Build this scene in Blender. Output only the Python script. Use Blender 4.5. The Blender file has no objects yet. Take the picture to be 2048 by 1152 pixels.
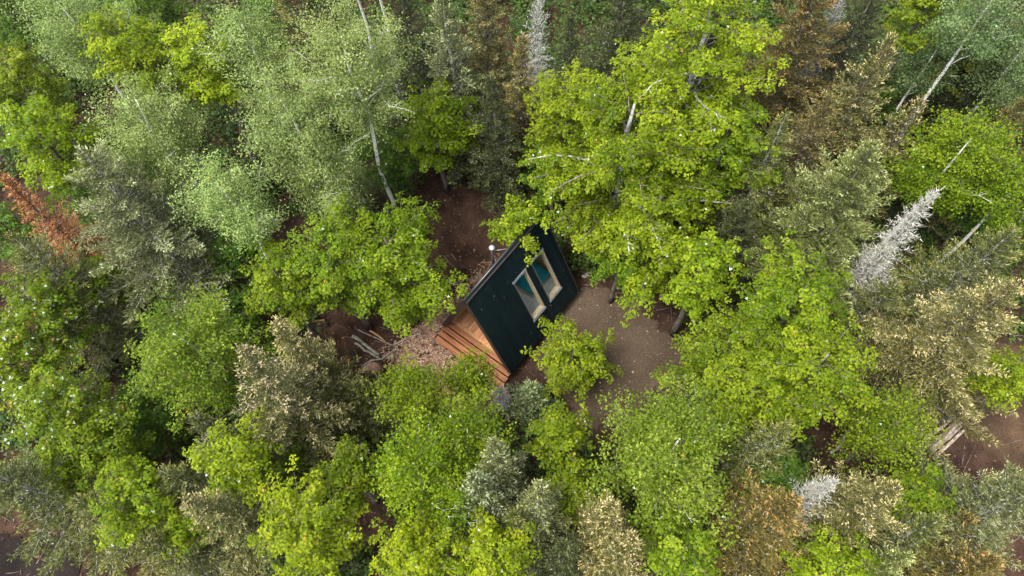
import bpy, bmesh, math, random
import numpy as np
from mathutils import Vector, Matrix

# ------------------------------------------------------------------ camera, sky, sun, exposure
S = bpy.context.scene
COL = S.collection
cam_data = bpy.data.cameras.new('camera')
cam = bpy.data.objects.new('camera', cam_data)
COL.objects.link(cam)
PITCH, ROLL = math.radians(27), math.radians(-3)
fwd = Vector((0, math.sin(PITCH), -math.cos(PITCH)))
rt = Vector((1, 0, 0)); up = rt.cross(fwd)
r2 = math.cos(ROLL) * rt + math.sin(ROLL) * up
u2 = -math.sin(ROLL) * rt + math.cos(ROLL) * up
m = Matrix((r2, u2, -fwd)).transposed().to_4x4()
m.translation = Vector((0, 0, 36))
cam.matrix_world = m
cam_data.sensor_width = 36
cam_data.lens = 26.367
cam_data.clip_end = 1000
S.camera = cam

SUN_EL, SUN_AZ = math.radians(64), math.radians(-118)      # azimuth from +Y towards +X
world = bpy.data.worlds.new('World'); S.world = world
world.use_nodes = True
wn = world.node_tree.nodes; wl = world.node_tree.links
sky = wn.new('ShaderNodeTexSky'); sky.sky_type = 'NISHITA'; sky.sun_disc = False
sky.sun_elevation = SUN_EL; sky.sun_rotation = SUN_AZ
sky.dust_density = 4.0; sky.air_density = 1.0; sky.ozone_density = 1.0
bg = wn['Background']; bg.inputs['Strength'].default_value = 0.145
soft = wn.new('ShaderNodeHueSaturation'); soft.inputs['Saturation'].default_value = 0.35     # thin overcast: nearly white sky
wl.new(sky.outputs['Color'], soft.inputs['Color']); wl.new(soft.outputs['Color'], bg.inputs['Color'])
sd = bpy.data.lights.new('sun', 'SUN'); sd.energy = 1.3; sd.angle = math.radians(22); sd.color = (1.0, 0.93, 0.82)
sun = bpy.data.objects.new('sun', sd); COL.objects.link(sun)
sdir = Vector((math.sin(SUN_AZ) * math.cos(SUN_EL), math.cos(SUN_AZ) * math.cos(SUN_EL), math.sin(SUN_EL)))
sun.rotation_euler = sdir.to_track_quat('Z', 'Y').to_euler(); sun.location = (0, 0, 60)
S.view_settings.view_transform = 'Standard'; S.view_settings.look = 'None'
S.view_settings.gamma = 1.0; S.view_settings.use_curve_mapping = False
S.view_settings.exposure = 1.98
S.cycles.max_bounces = 6; S.cycles.diffuse_bounces = 3; S.cycles.transmission_bounces = 4
S.cycles.transparent_max_bounces = 6; S.cycles.use_denoising = True

# ------------------------------------------------------------------ helpers
def tag(o, label=None, cat=None, group=None, kind=None):
    if label: o['label'] = label
    if cat: o['category'] = cat
    if group: o['group'] = group
    if kind: o['kind'] = kind
    return o

def empty(name, loc, rz=0.0):
    o = bpy.data.objects.new(name, None); COL.objects.link(o)
    o.location = loc; o.rotation_euler = (0, 0, rz); o.empty_display_size = 0.3
    return o

def link(name, me, mat, parent=None):
    o = bpy.data.objects.new(name, me); COL.objects.link(o)
    if mat is not None and not me.materials: me.materials.append(mat)
    if parent is not None: o.parent = parent
    return o

def np_mesh(name, V, quads=None, tris=None, tone=None, smooth=False):
    """V (n,3); quads (m,4); tris (k,3); tone = one value per face"""
    me = bpy.data.meshes.new(name)
    q = np.zeros((0, 4), np.int32) if quads is None else np.asarray(quads, np.int32)
    t = np.zeros((0, 3), np.int32) if tris is None else np.asarray(tris, np.int32)
    V = np.asarray(V, np.float32)
    me.vertices.add(len(V)); me.vertices.foreach_set('co', V.ravel())
    nl = q.size + t.size
    me.loops.add(nl); me.loops.foreach_set('vertex_index', np.concatenate([q.ravel(), t.ravel()]))
    me.polygons.add(len(q) + len(t))
    me.polygons.foreach_set('loop_start', np.concatenate([np.arange(len(q)) * 4, q.size + np.arange(len(t)) * 3]).astype(np.int32))
    me.polygons.foreach_set('use_smooth', np.full(len(q) + len(t), smooth))
    if tone is not None:
        a = me.attributes.new('tone', 'FLOAT', 'FACE'); a.data.foreach_set('value', np.asarray(tone, np.float32))
    me.update(calc_edges=True)
    return me

def nrm(a): return a / np.maximum(np.linalg.norm(a, axis=-1, keepdims=True), 1e-9)

def kites(P, D, N, L, Wd, tone, fold=0.12):
    """leaf blades: base P, direction D, face normal N"""
    D = nrm(D); Sd = nrm(np.cross(D, N)); N = np.cross(Sd, D)
    L = L[:, None]; Wd = Wd[:, None]
    base = P; tip = P + D * L - N * L * 0.12
    l = P + D * L * 0.45 + Sd * Wd * 0.5 + N * Wd * fold
    r = P + D * L * 0.45 - Sd * Wd * 0.5 + N * Wd * fold
    n = len(P)
    V = np.stack([base, r, tip, l], 1).reshape(-1, 3)
    return V, np.arange(n * 4).reshape(n, 4), tone

def blades(P, D, N, L, Wd, tone):
    """small three-cornered leaves or needle tufts"""
    D = nrm(D); Sd = nrm(np.cross(D, N)); L = L[:, None]; Wd = Wd[:, None]
    V = np.stack([P - Sd * Wd * .5, P + Sd * Wd * .5, P + D * L], 1).reshape(-1, 3)
    return V, np.arange(len(P) * 3).reshape(-1, 3), tone

def lobed(P, D, N, L, Wd, tone):
    """broad leaf: narrow at the stalk, wide and slightly bent at the outer end"""
    D = nrm(D); Sd = nrm(np.cross(D, N)); N = np.cross(Sd, D); L = L[:, None]; Wd = Wd[:, None]
    V = np.stack([P, P + D * L - Sd * Wd * .5 - N * L * .10, P + D * L * .92 + Sd * Wd * .5 + N * L * .06], 1).reshape(-1, 3)
    return V, np.arange(len(P) * 3).reshape(-1, 3), tone

class Tubes:
    def __init__(s): s.V = []; s.Q = []; s.T = []; s.n = 0
    def add(s, pts, rad, sides=4):
        pts = np.asarray(pts, float); rad = np.asarray(rad, float); k = len(pts)
        d = np.gradient(pts, axis=0); d = nrm(d)
        ref = np.array([0.0, 0, 1]) if abs(d[0][2]) < 0.8 else np.array([1.0, 0, 0])
        u = nrm(np.cross(d, ref)); v = np.cross(d, u)
        a = np.arange(sides) * 2 * math.pi / sides
        ring = pts[:, None, :] + rad[:, None, None] * (np.cos(a)[None, :, None] * u[:, None, :] + np.sin(a)[None, :, None] * v[:, None, :])
        i = np.arange(k - 1)[:, None] * sides; j = np.arange(sides)[None, :]; j2 = (j + 1) % sides
        q = np.stack([i + j, i + j2, i + sides + j2, i + sides + j], -1).reshape(-1, 4) + s.n
        s.V.append(ring.reshape(-1, 3)); s.Q.append(q); s.n += k * sides
        for o_, flip in ((0, 1), ((k - 1) * sides, 0)):
            idx = list(range(o_ + s.n - k * sides, o_ + s.n - k * sides + sides))
            if flip: idx = idx[::-1]
            for e in range(1, sides - 1): s.T.append([idx[0], idx[e], idx[e + 1]])
    def mesh(s, name, smooth=True):
        return np_mesh(name, np.concatenate(s.V), np.concatenate(s.Q), s.T, smooth=smooth)

# ------------------------------------------------------------------ materials
def mat_new(name):
    mt = bpy.data.materials.new(name); mt.use_nodes = True
    nt = mt.node_tree; nt.nodes.clear()
    out = nt.nodes.new('ShaderNodeOutputMaterial')
    return mt, nt, out

def leaf_mat(name, stops, transl=0.3, rough=0.6, hue=0.008, val=0.14, spec=0.12):
    mt, nt, out = mat_new(name); N = nt.nodes.new; K = nt.links.new
    at = N('ShaderNodeAttribute'); at.attribute_name = 'tone'
    rp = N('ShaderNodeValToRGB'); e = rp.color_ramp.elements
    e[0].position = stops[0][0]; e[0].color = (*stops[0][1], 1)
    e[1].position = stops[1][0]; e[1].color = (*stops[1][1], 1)
    for p, c in stops[2:]:
        x = e.new(p); x.color = (*c, 1)
    K(at.outputs['Fac'], rp.inputs['Fac'])
    oi = N('ShaderNodeObjectInfo')
    m1 = N('ShaderNodeMapRange'); m1.inputs['To Min'].default_value = 0.5 - hue; m1.inputs['To Max'].default_value = 0.5 + hue
    m2 = N('ShaderNodeMapRange'); m2.inputs['To Min'].default_value = 1 - val; m2.inputs['To Max'].default_value = 1 + val
    mm = N('ShaderNodeMath'); mm.operation = 'MULTIPLY'; mm.inputs[1].default_value = 7.31
    fr = N('ShaderNodeMath'); fr.operation = 'FRACT'
    K(oi.outputs['Random'], m1.inputs['Value']); K(oi.outputs['Random'], mm.inputs[0]); K(mm.outputs[0], fr.inputs[0]); K(fr.outputs[0], m2.inputs['Value'])
    hs = N('ShaderNodeHueSaturation'); K(m1.outputs[0], hs.inputs['Hue']); K(m2.outputs[0], hs.inputs['Value']); K(rp.outputs['Color'], hs.inputs['Color'])
    pb = N('ShaderNodeBsdfPrincipled'); pb.inputs['Roughness'].default_value = rough; pb.inputs['Specular IOR Level'].default_value = spec
    K(hs.outputs['Color'], pb.inputs['Base Color'])
    if transl > 0:
        tr = N('ShaderNodeBsdfTranslucent'); K(hs.outputs['Color'], tr.inputs['Color'])
        mx = N('ShaderNodeMixShader'); mx.inputs[0].default_value = transl
        K(pb.outputs[0], mx.inputs[1]); K(tr.outputs[0], mx.inputs[2]); K(mx.outputs[0], out.inputs['Surface'])
    else: K(pb.outputs[0], out.inputs['Surface'])
    return mt

def noise_mat(name, c1, c2, scale=6, rough=0.8, spec=0.3, stretch=(1, 1, 1), bump=0.0, c3=None, fine=None, metallic=0, rand=0.0, detail=5, lo=0.35, hi=0.65):
    mt, nt, out = mat_new(name); N = nt.nodes.new; K = nt.links.new
    tc = N('ShaderNodeTexCoord'); mp = N('ShaderNodeMapping'); mp.inputs['Scale'].default_value = stretch
    K(tc.outputs['Object'], mp.inputs['Vector'])
    oi = N('ShaderNodeObjectInfo')
    nz = N('ShaderNodeTexNoise'); nz.noise_dimensions = '4D'; nz.inputs['Scale'].default_value = scale; nz.inputs['Detail'].default_value = detail
    wm = N('ShaderNodeMath'); wm.operation = 'MULTIPLY'; wm.inputs[1].default_value = 50
    K(oi.outputs['Random'], wm.inputs[0]); K(wm.outputs[0], nz.inputs['W'])
    K(mp.outputs[0], nz.inputs['Vector'])
    rp = N('ShaderNodeValToRGB'); e = rp.color_ramp.elements
    e[0].position = lo; e[0].color = (*c1, 1); e[1].position = hi; e[1].color = (*c2, 1)
    if c3: x = e.new(min(0.98, hi + 0.12)); x.color = (*c3, 1)
    K(nz.outputs['Fac'], rp.inputs['Fac'])
    col = rp.outputs['Color']
    if rand:
        m2 = N('ShaderNodeMapRange'); m2.inputs['To Min'].default_value = 1 - rand; m2.inputs['To Max'].default_value = 1 + rand
        K(oi.outputs['Random'], m2.inputs['Value'])
        hs = N('ShaderNodeHueSaturation'); K(m2.outputs[0], hs.inputs['Value']); K(col, hs.inputs['Color']); col = hs.outputs['Color']
    if fine:
        n2 = N('ShaderNodeTexNoise'); n2.inputs['Scale'].default_value = fine; n2.inputs['Detail'].default_value = 3
        K(tc.outputs['Object'], n2.inputs['Vector'])
        m3 = N('ShaderNodeMapRange'); m3.inputs['From Min'].default_value = .3; m3.inputs['From Max'].default_value = .7
        m3.inputs['To Min'].default_value = .6; m3.inputs['To Max'].default_value = 1.4
        K(n2.outputs['Fac'], m3.inputs['Value'])
        hv = N('ShaderNodeHueSaturation'); K(m3.outputs[0], hv.inputs['Value']); K(col, hv.inputs['Color']); col = hv.outputs['Color']
    pb = N('ShaderNodeBsdfPrincipled'); pb.inputs['Roughness'].default_value = rough; pb.inputs['Specular IOR Level'].default_value = spec
    pb.inputs['Metallic'].default_value = metallic
    K(col, pb.inputs['Base Color'])
    if bump:
        bp = N('ShaderNodeBump'); bp.inputs['Strength'].default_value = bump; bp.inputs['Distance'].default_value = 0.03
        K(nz.outputs['Fac'], bp.inputs['Height']); K(bp.outputs[0], pb.inputs['Normal'])
    K(pb.outputs[0], out.inputs['Surface'])
    return mt

PALE = (0.44, 0.52, 0.42); ORANGE = (0.46, 0.24, 0.07)
def maple(name, d, mdl, l, pale=0.985, top=(0.93,)):
    return leaf_mat(name, [(0.0, d), (0.45, mdl), (0.93, l), (0.955, l), (0.96, ORANGE), (0.972, ORANGE), (0.975, PALE), (1.0, PALE)], 0.38)
LM = {
 'yellow': maple('leaf_yellow_green', (.062, .108, .003), (.128, .186, .005), (.236, .288, .013)),
 'bright2': maple('leaf_bright_yellow', (.075, .118, .003), (.142, .188, .004), (.25, .275, .010)),
 'mid': maple('leaf_mid_green', (.050, .096, .004), (.106, .165, .006), (.196, .252, .014)),
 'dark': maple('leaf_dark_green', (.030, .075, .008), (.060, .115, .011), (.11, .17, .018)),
 'fine': maple('leaf_fine_green', (.06, .105, .004), (.12, .17, .007), (.21, .255, .018)),
 'orange': maple('leaf_orange_green', (.09, .11, .012), (.17, .20, .02), (.30, .30, .04)),
 'shrub': maple('leaf_grey_bush', (.09, .12, .04), (.14, .18, .06), (.24, .28, .12)),
 'pale': maple('leaf_pale_aspen', (.105, .155, .038), (.195, .265, .075), (.32, .40, .135)),
 'blue': maple('leaf_blue_birch', (.060, .105, .036), (.11, .165, .058), (.19, .26, .10)),
 'bright': maple('leaf_bright_birch', (.058, .108, .003), (.112, .170, .005), (.195, .245, .012)),
 'light': maple('leaf_light_birch', (.060, .105, .006), (.120, .175, .014), (.235, .29, .045)),
 'mid2': maple('leaf_rich_birch', (.055, .10, .006), (.112, .16, .012), (.225, .27, .035)),
}
LICH = (0.26, 0.26, 0.22)
def spruce(name, d, mdl, l, cone):
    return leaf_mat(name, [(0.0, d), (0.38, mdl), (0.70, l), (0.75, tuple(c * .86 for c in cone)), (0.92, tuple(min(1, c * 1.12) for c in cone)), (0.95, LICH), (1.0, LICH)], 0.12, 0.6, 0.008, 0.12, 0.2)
SM = {
 'olive': spruce('needles_olive', (0.035, 0.045, 0.009), (0.085, 0.098, 0.020), (0.210, 0.205, 0.058), (0.262, 0.211, 0.081)),
 'tan': spruce('needles_tan', (0.049, 0.051, 0.012), (0.122, 0.118, 0.032), (0.363, 0.320, 0.132), (0.459, 0.365, 0.188)),
 'silver': spruce('needles_silver', (0.045, 0.054, 0.014), (0.120, 0.134, 0.044), (0.363, 0.391, 0.197), (0.376, 0.308, 0.138)),
 'silverg': spruce('needles_silver_green', (0.049, 0.063, 0.012), (0.122, 0.148, 0.034), (0.374, 0.424, 0.178), (0.397, 0.369, 0.119)),
 'bluetip': spruce('needles_blue_tip', (0.037, 0.049, 0.014), (0.101, 0.122, 0.041), (0.316, 0.360, 0.207), (0.393, 0.303, 0.186)),
 'greyg': spruce('needles_grey_green', (0.036, 0.048, 0.012), (0.093, 0.108, 0.032), (0.249, 0.255, 0.112), (0.318, 0.257, 0.138)),
 'brown': spruce('needles_brown', (0.037, 0.036, 0.008), (0.097, 0.085, 0.020), (0.234, 0.185, 0.059), (0.318, 0.207, 0.086)),
 'rust': spruce('needles_rust', (0.037, 0.036, 0.007), (0.097, 0.078, 0.016), (0.225, 0.165, 0.048), (0.328, 0.188, 0.073)),
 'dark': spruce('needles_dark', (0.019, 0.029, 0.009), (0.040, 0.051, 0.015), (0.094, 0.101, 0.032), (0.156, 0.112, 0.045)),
 'pink': spruce('needles_pink', (0.041, 0.048, 0.012), (0.104, 0.110, 0.031), (0.258, 0.239, 0.099), (0.374, 0.275, 0.154)),
 'cone': spruce('needles_cone_laden', (0.039, 0.047, 0.012), (0.097, 0.105, 0.030), (0.249, 0.239, 0.095), (0.393, 0.330, 0.175)),
 'sapling': spruce('needles_sapling', (0.045, 0.067, 0.022), (0.112, 0.148, 0.053), (0.278, 0.326, 0.166), (0.337, 0.349, 0.203)),
 'dead': spruce('needles_dead_orange', (.15, .058, .020), (.27, .115, .040), (.40, .19, .07), (.46, .24, .10)),
}
DEADM = leaf_mat('lichened_twigs', [(0, (.20, .20, .18)), (.5, (.28, .27, .23)), (1, (.46, .455, .39))], 0, .85, 0, .08, .1)
DEADG = leaf_mat('grey_twigs', [(0, (.10, .10, .09)), (.5, (.22, .22, .20)), (1, (.42, .42, .39))], 0, .85, 0, .08, .1)
BARK = noise_mat('bark_brown', (.045, .035, .027), (.16, .14, .12), 9, .9, .2, (1, 1, .35), .4)
BARKW = noise_mat('bark_white', (.10, .09, .08), (.62, .61, .57), 5, .75, .3, (1, 1, 2.2), .2, lo=.30, hi=.42)
TWIG = noise_mat('twig_bark', (.07, .055, .045), (.20, .175, .15), 6, .9, .15)
BARKL = noise_mat('bark_lichen', (.09, .085, .075), (.36, .365, .33), 7, .95, .1, (1, 1, .6), .5, lo=.36, hi=.58)

# ------------------------------------------------------------------ ground
rng0 = np.random.default_rng(5)
_oct = [(rng0.uniform(-1, 1, 2) * f, rng0.uniform(0, 6.28), a) for f, a in ((.12, .5), (.2, .4), (.35, .3), (.6, .18), (.9, .12), (1.6, .06), (2.4, .04)) for _ in range(3)]
def fbm(x, y):
    s = 0
    for k, ph, a in _oct: s = s + a * np.sin(k[0] * x + k[1] * y + ph + 0.7 * np.sin(.31 * x - .22 * y + ph))
    return s
def sst(e0, e1, v):
    t = np.clip((v - e0) / (e1 - e0), 0, 1); return t * t * (3 - 2 * t)
CAB = np.array([-1.781, 14.901]); YAW = 0.872
CA = np.array([math.cos(YAW), math.sin(YAW)]); CB = np.array([-math.sin(YAW), math.cos(YAW)])
def cabin_xy(x, y):
    return (x - CAB[0]) * CA[0] + (y - CAB[1]) * CA[1], (x - CAB[0]) * CB[0] + (y - CAB[1]) * CB[1]
def pad_d(x, y):      # <0 inside the gravel pad
    return np.hypot((x - 4.6) / 1.02, (y - 14.3) / 1.0) - 3.55 + .25 * np.sin(1.1 * x + .4) + .2 * np.sin(1.7 * y)
def gz(x, y):
    u, v = cabin_xy(x, y)
    dc = np.maximum(np.maximum(-1.6 - u, u - 5.7), np.abs(v) - 2.5)
    flat = np.minimum(np.minimum(dc, pad_d(x, y)), np.hypot(x + 3.9, y - 15.6) - 2.2)
    w = sst(0.2, 2.2, flat)
    bank = 0.9 * sst(17.0, 19.6, y + .25 * x * 0 + .5 * np.sin(.9 * x)) * sst(0.3, 1.4, pad_d(x, y)) * sst(3.5, 5.5, x) + 1.1 * sst(20.5, 23.5, y + .4 * np.sin(x)) * sst(.5, 1.5, dc)
    return w * (0.28 * fbm(x, y)) + bank * w
def grid_axis(lo, hi, step, far):
    core = np.arange(lo, hi + step, step)
    e = np.array([1, 3, 7, 15, 30, 60, 110]) * far / 110
    return np.concatenate([lo - e[::-1], core, hi + e])
gx = grid_axis(-36, 36, .25, 300); gy = grid_axis(0, 46, .25, 300)
X, Y = np.meshgrid(gx, gy)
Z = gz(X, Y) + np.where((np.abs(X) < 36) & (Y > 0) & (Y < 46), 0.035 * np.sin(9 * X + 3 * np.sin(5 * Y)) * np.sin(8 * Y + 2 * np.sin(6 * X)) * sst(.0, .6, pad_d(X, Y)), 0)
nx, ny = len(gx), len(gy)
idx = np.arange(nx * ny).reshape(ny, nx)
Q = np.stack([idx[:-1, :-1], idx[:-1, 1:], idx[1:, 1:], idx[1:, :-1]], -1).reshape(-1, 4)
GROUND = noise_mat('forest_floor', (.018, .0105, .007), (.048, .028, .019), 1.1, .95, .1, (1, 1, 1), .3, c3=(.055, .031, .02), fine=18)
g = link('ground', np_mesh('ground', np.stack([X, Y, Z], -1).reshape(-1, 3), Q, smooth=True), GROUND); tag(g, kind='structure')

def patch(name, outline_fn, lo, hi, step, mat, dz):
    xs = np.arange(lo[0], hi[0], step); ys = np.arange(lo[1], hi[1], step)
    x, y = np.meshgrid(xs, ys); d = outline_fn(x, y)
    z = gz(x, y) + dz
    i = np.arange(x.size).reshape(x.shape)
    q = np.stack([i[:-1, :-1], i[:-1, 1:], i[1:, 1:], i[1:, :-1]], -1).reshape(-1, 4)
    keep = (d.ravel()[q] < 0).all(1); q = q[keep]
    used = np.unique(q); re = np.zeros(x.size, int); re[used] = np.arange(len(used))
    V = np.stack([x, y, z], -1).reshape(-1, 3)[used]
    o = link(name, np_mesh(name, V, re[q], smooth=True), mat); tag(o, kind='structure'); return o
GRAVEL = noise_mat('pad_gravel', (.040, .028, .0175), (.070, .050, .033), .55, .95, .15, (1, 1, 1), .1, fine=30)
DIRT = noise_mat('track_dirt', (.028, .0175, .010), (.058, .036, .021), .8, .95, .15, (1, 1, 1), .2, c3=(.10, .053, .025), fine=14)
DIRTD = noise_mat('dark_track_dirt', (.007, .005, .0045), (.017, .012, .010), .8, .95, .15, (1, 1, 1), .2, fine=14)
def chip_d(x, y):
    u, v = cabin_xy(x, y)
    return np.maximum(np.maximum(-3.6 - u, u - 4.6), np.maximum(1.9 - v - 4.6 * (u < -.9), v - 3.9 + .25 * np.maximum(0, u))) + .25 * fbm(x * 1.5, y * 1.5) + .10 * np.sin(7 * x + 3 * np.sin(4 * y))
CHIPBED = noise_mat('chip_bed', (.075, .045, .03), (.21, .135, .092), 5, .95, .1, (1, 1, 1), .3, fine=22)
patch('wood_chip_bed', lambda x, y: chip_d(x, y), (-8, 11), (2.2, 22), .08, CHIPBED, .02)
patch('gravel_pad', lambda x, y: pad_d(x, y) + .12 * np.sin(5 * x + 2 * np.sin(3 * y)), (0, 10), (9, 19), .08, GRAVEL, .012)
patch('dirt_track', lambda x, y: np.hypot((x - 24.5) / 2.6, (y - 10.2) / 3.4) - 1 + .08 * np.sin(2.3 * y + x), (20, 5), (29, 15), .15, DIRT, .05)
patch('dirt_track', lambda x, y: np.hypot((x + 23.5) / 3.4, (y - 4.9) / 1.9) - 1 + .08 * np.sin(2.1 * x), (-29, 2), (-18, 8), .15, DIRTD, .05)

# ------------------------------------------------------------------ boxes and cabin
def box_bm(bm, lo, hi, M=None, bev=0.0):
    r = bmesh.ops.create_cube(bm, size=1.0)
    lo = Vector(lo); hi = Vector(hi)
    mat = Matrix.Translation((lo + hi) / 2) @ Matrix.Diagonal((*(hi - lo), 1))
    if M is not None: mat = M @ mat
    bmesh.ops.transform(bm, matrix=mat, verts=r['verts'])
    if bev:
        es = list({e for v in r['verts'] for e in v.link_edges})
        bmesh.ops.bevel(bm, geom=es, offset=bev, segments=1, affect='EDGES')
def bm_obj(name, bm, mat, parent=None):
    bmesh.ops.recalc_face_normals(bm, faces=bm.faces)
    me = bpy.data.meshes.new(name); bm.to_mesh(me); bm.free()
    return link(name, me, mat, parent)
def box(name, lo, hi, mat, parent=None, M=None, bev=0.0):
    bm = bmesh.new(); box_bm(bm, lo, hi, M, bev); return bm_obj(name, bm, mat, parent)
def prism(name, poly, axis_x0, axis_x1, mat, parent=None):
    """polygon in (y,z), extruded along local x"""
    bm = bmesh.new()
    a = [bm.verts.new((axis_x0, y, z)) for y, z in poly]; b = [bm.verts.new((axis_x1, y, z)) for y, z in poly]
    bm.faces.new(a[::-1]); bm.faces.new(b)
    n = len(poly)
    for i in range(n): bm.faces.new((a[i], a[(i + 1) % n], b[(i + 1) % n], b[i]))
    return bm_obj(name, bm, mat, parent)
def tube_obj(name, pts, rad, mat, parent=None, sides=10):
    t = Tubes(); t.add(pts, rad, sides); return link(name, t.mesh(name), mat, parent)

ROOF = noise_mat('roof_metal', (.0035, .0085, .0105), (.005, .0115, .0140), 2, .40, .22, rand=.18)
ROOFCAP = noise_mat('ridge_metal', (.012, .017, .021), (.018, .025, .030), 3, .28, .6)
FLASH = noise_mat('grey_flashing', (.16, .18, .20), (.26, .28, .31), 6, .4, .5, metallic=.3)
DARKW = noise_mat('dark_stained_wood', (.022, .014, .010), (.045, .028, .020), 3, .7, .3, (1, 8, 8), .1)
DECK = noise_mat('deck_wood', (.30, .135, .060), (.52, .27, .135), 2.0, .55, .35, (.8, 9, 9), .1, rand=.36, detail=6)
TREAD = noise_mat('step_wood', (.15, .054, .022), (.31, .125, .054), 1.6, .5, .4, (7, .6, 7), .1, rand=.12, detail=6)
JAMB = noise_mat('pale_pine', (.44, .30, .19), (.60, .45, .32), 3, .6, .3, (1, 5, 5), .05, rand=.06)
INNER = noise_mat('inner_pine', (.40, .25, .15), (.54, .36, .23), 2.5, .65, .3, (1, 6, 6), .05)
FLOORG = noise_mat('grey_floor', (.44, .435, .42), (.60, .59, .57), 2.5, .6, .3, (1, 7, 7), .05)
TEAL = noise_mat('teal_blanket', (.012, .23, .28), (.02, .30, .36), 3, .85, .2, bump=.3)
WHITE = noise_mat('white_fabric', (.62, .60, .57), (.75, .73, .70), 5, .9, .2, bump=.3)
STEEL = noise_mat('stove_pipe_steel', (.10, .11, .12), (.20, .21, .22), 8, .3, .6, metallic=.8)
STEELB = noise_mat('bright_steel_cap', (.50, .51, .52), (.66, .66, .67), 6, .25, .6, metallic=.6)
def glass_mat():
    mt, nt, out = mat_new('skylight_glass'); N = nt.nodes.new; K = nt.links.new
    t = N('ShaderNodeBsdfTransparent'); t.inputs['Color'].default_value = (.90, .94, .93, 1)
    gl = N('ShaderNodeBsdfGlossy'); gl.inputs['Roughness'].default_value = .03
    lw = N('ShaderNodeLayerWeight'); lw.inputs['Blend'].default_value = .5
    pw = N('ShaderNodeMath'); pw.operation = 'POWER'; pw.inputs[1].default_value = 5; K(lw.outputs['Facing'], pw.inputs[0])
    ad = N('ShaderNodeMath'); ad.operation = 'MULTIPLY_ADD'; ad.inputs[1].default_value = .92; ad.inputs[2].default_value = .03; K(pw.outputs[0], ad.inputs[0])
    mx = N('ShaderNodeMixShader'); K(ad.outputs[0], mx.inputs[0]); K(t.outputs[0], mx.inputs[1]); K(gl.outputs[0], mx.inputs[2]); K(mx.outputs[0], out.inputs['Surface'])
    return mt
GLASS = glass_mat()

W2, LEN, HT, Z0 = 2.214, 5.51, 5.297, 0.70
RY = 0.20                                                    # the ridge stands a little left of the middle
def slen(side): return math.hypot(W2 - side * RY, HT)
cabin = empty('a_frame_cabin', (CAB[0], CAB[1], 0), YAW)
tag(cabin, 'black metal-roofed A-frame cabin with wooden steps and two skylights in the clearing', 'cabin')
def slope_M(side):   # local (x along ridge, s down the slope, n outward)
    d = Vector((0, side * W2 - RY, -HT)).normalized(); n = Vector((0, side * HT, W2 - side * RY)).normalized()
    M = Matrix(((1, 0, 0), (0, d.y, n.y), (0, d.z, n.z))).to_4x4()
    M.translation = Vector((0, RY, Z0 + HT)); return M
MR, ML = slope_M(-1), slope_M(1)
WIN = [(2.25, 3.20), (3.62, 4.58)]; S0, S1 = 1.69, 4.55
FX = -0.32                                                  # front edge of the roof overhang
edges = list(np.linspace(FX, 2.25, 8)) + list(np.linspace(2.25, 3.20, 4))[1:] + [3.62] + list(np.linspace(3.62, 4.58, 4))[1:] + list(np.linspace(4.58, LEN, 4))[1:]
def panel(parent, M, x0, x1, s0, s1):
    bm = bmesh.new()
    box_bm(bm, (x0 + .002, s0, .0), (x1 - .028, s1, .018), M)
    box_bm(bm, (x1 - .028, s0, .0), (x1 - .002, s1, .044), M)
    for k in (.36, .68):                                    # two low stiffening ridges
        xm = x0 + (x1 - x0) * k; box_bm(bm, (xm - .012, s0 + .001, .0181), (xm + .012, s1 - .001, .026), M)
    return bm_obj('roof_panel', bm, ROOF, parent)
for side, M in ((-1, MR), (1, ML)):
    SL = slen(side)
    bm = bmesh.new(); T0, T1 = -.17, -.002
    if side < 0:
        for a, b in ((FX + .02, 2.25), (3.20, 3.62), (4.58, LEN - .02)): box_bm(bm, (a, .03, T0), (b, SL, T1), M)
        for a, b in WIN: box_bm(bm, (a, .03, T0), (b, S0, T1), M); box_bm(bm, (a, S1, T0), (b, SL, T1), M)
    else: box_bm(bm, (FX + .02, .03, T0), (LEN - .02, SL, T1), M)
    slope = bm_obj('roof_slope', bm, DARKW, cabin)
    for x0, x1 in zip(edges[:-1], edges[1:]):
        hit = side < 0 and any(x0 > a - .01 and x1 < b + .01 for a, b in WIN)
        if hit: panel(slope, M, x0, x1, .05, S0 - .03); panel(slope, M, x0, x1, S1 + .05, SL + .06)
        else: panel(slope, M, x0, x1, .05, SL + .06)
    box('rake_board', (FX - .03, .06, -.19), (FX + .018, SL + .05, .05), DARKW, cabin, M)
    box('rake_board', (LEN - .018, .06, -.19), (LEN + .03, SL + .05, .05), DARKW, cabin, M)
    box('eave_board', (FX + .02, SL + .002, -.18), (LEN - .02, SL + .03, -.004), DARKW, cabin, M)
# ridge cap
bm = bmesh.new()
for M in (MR, ML): box_bm(bm, (FX - .05, -.045, .045), (LEN + .05, .17, .062), M)
bm_obj('ridge_cap', bm, ROOFCAP, cabin)
tube_obj('ridge_roll', [(FX - .05, RY, Z0 + HT + .10), (LEN + .05, RY, Z0 + HT + .10)], [.045, .045], ROOFCAP, cabin, 10)
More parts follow.
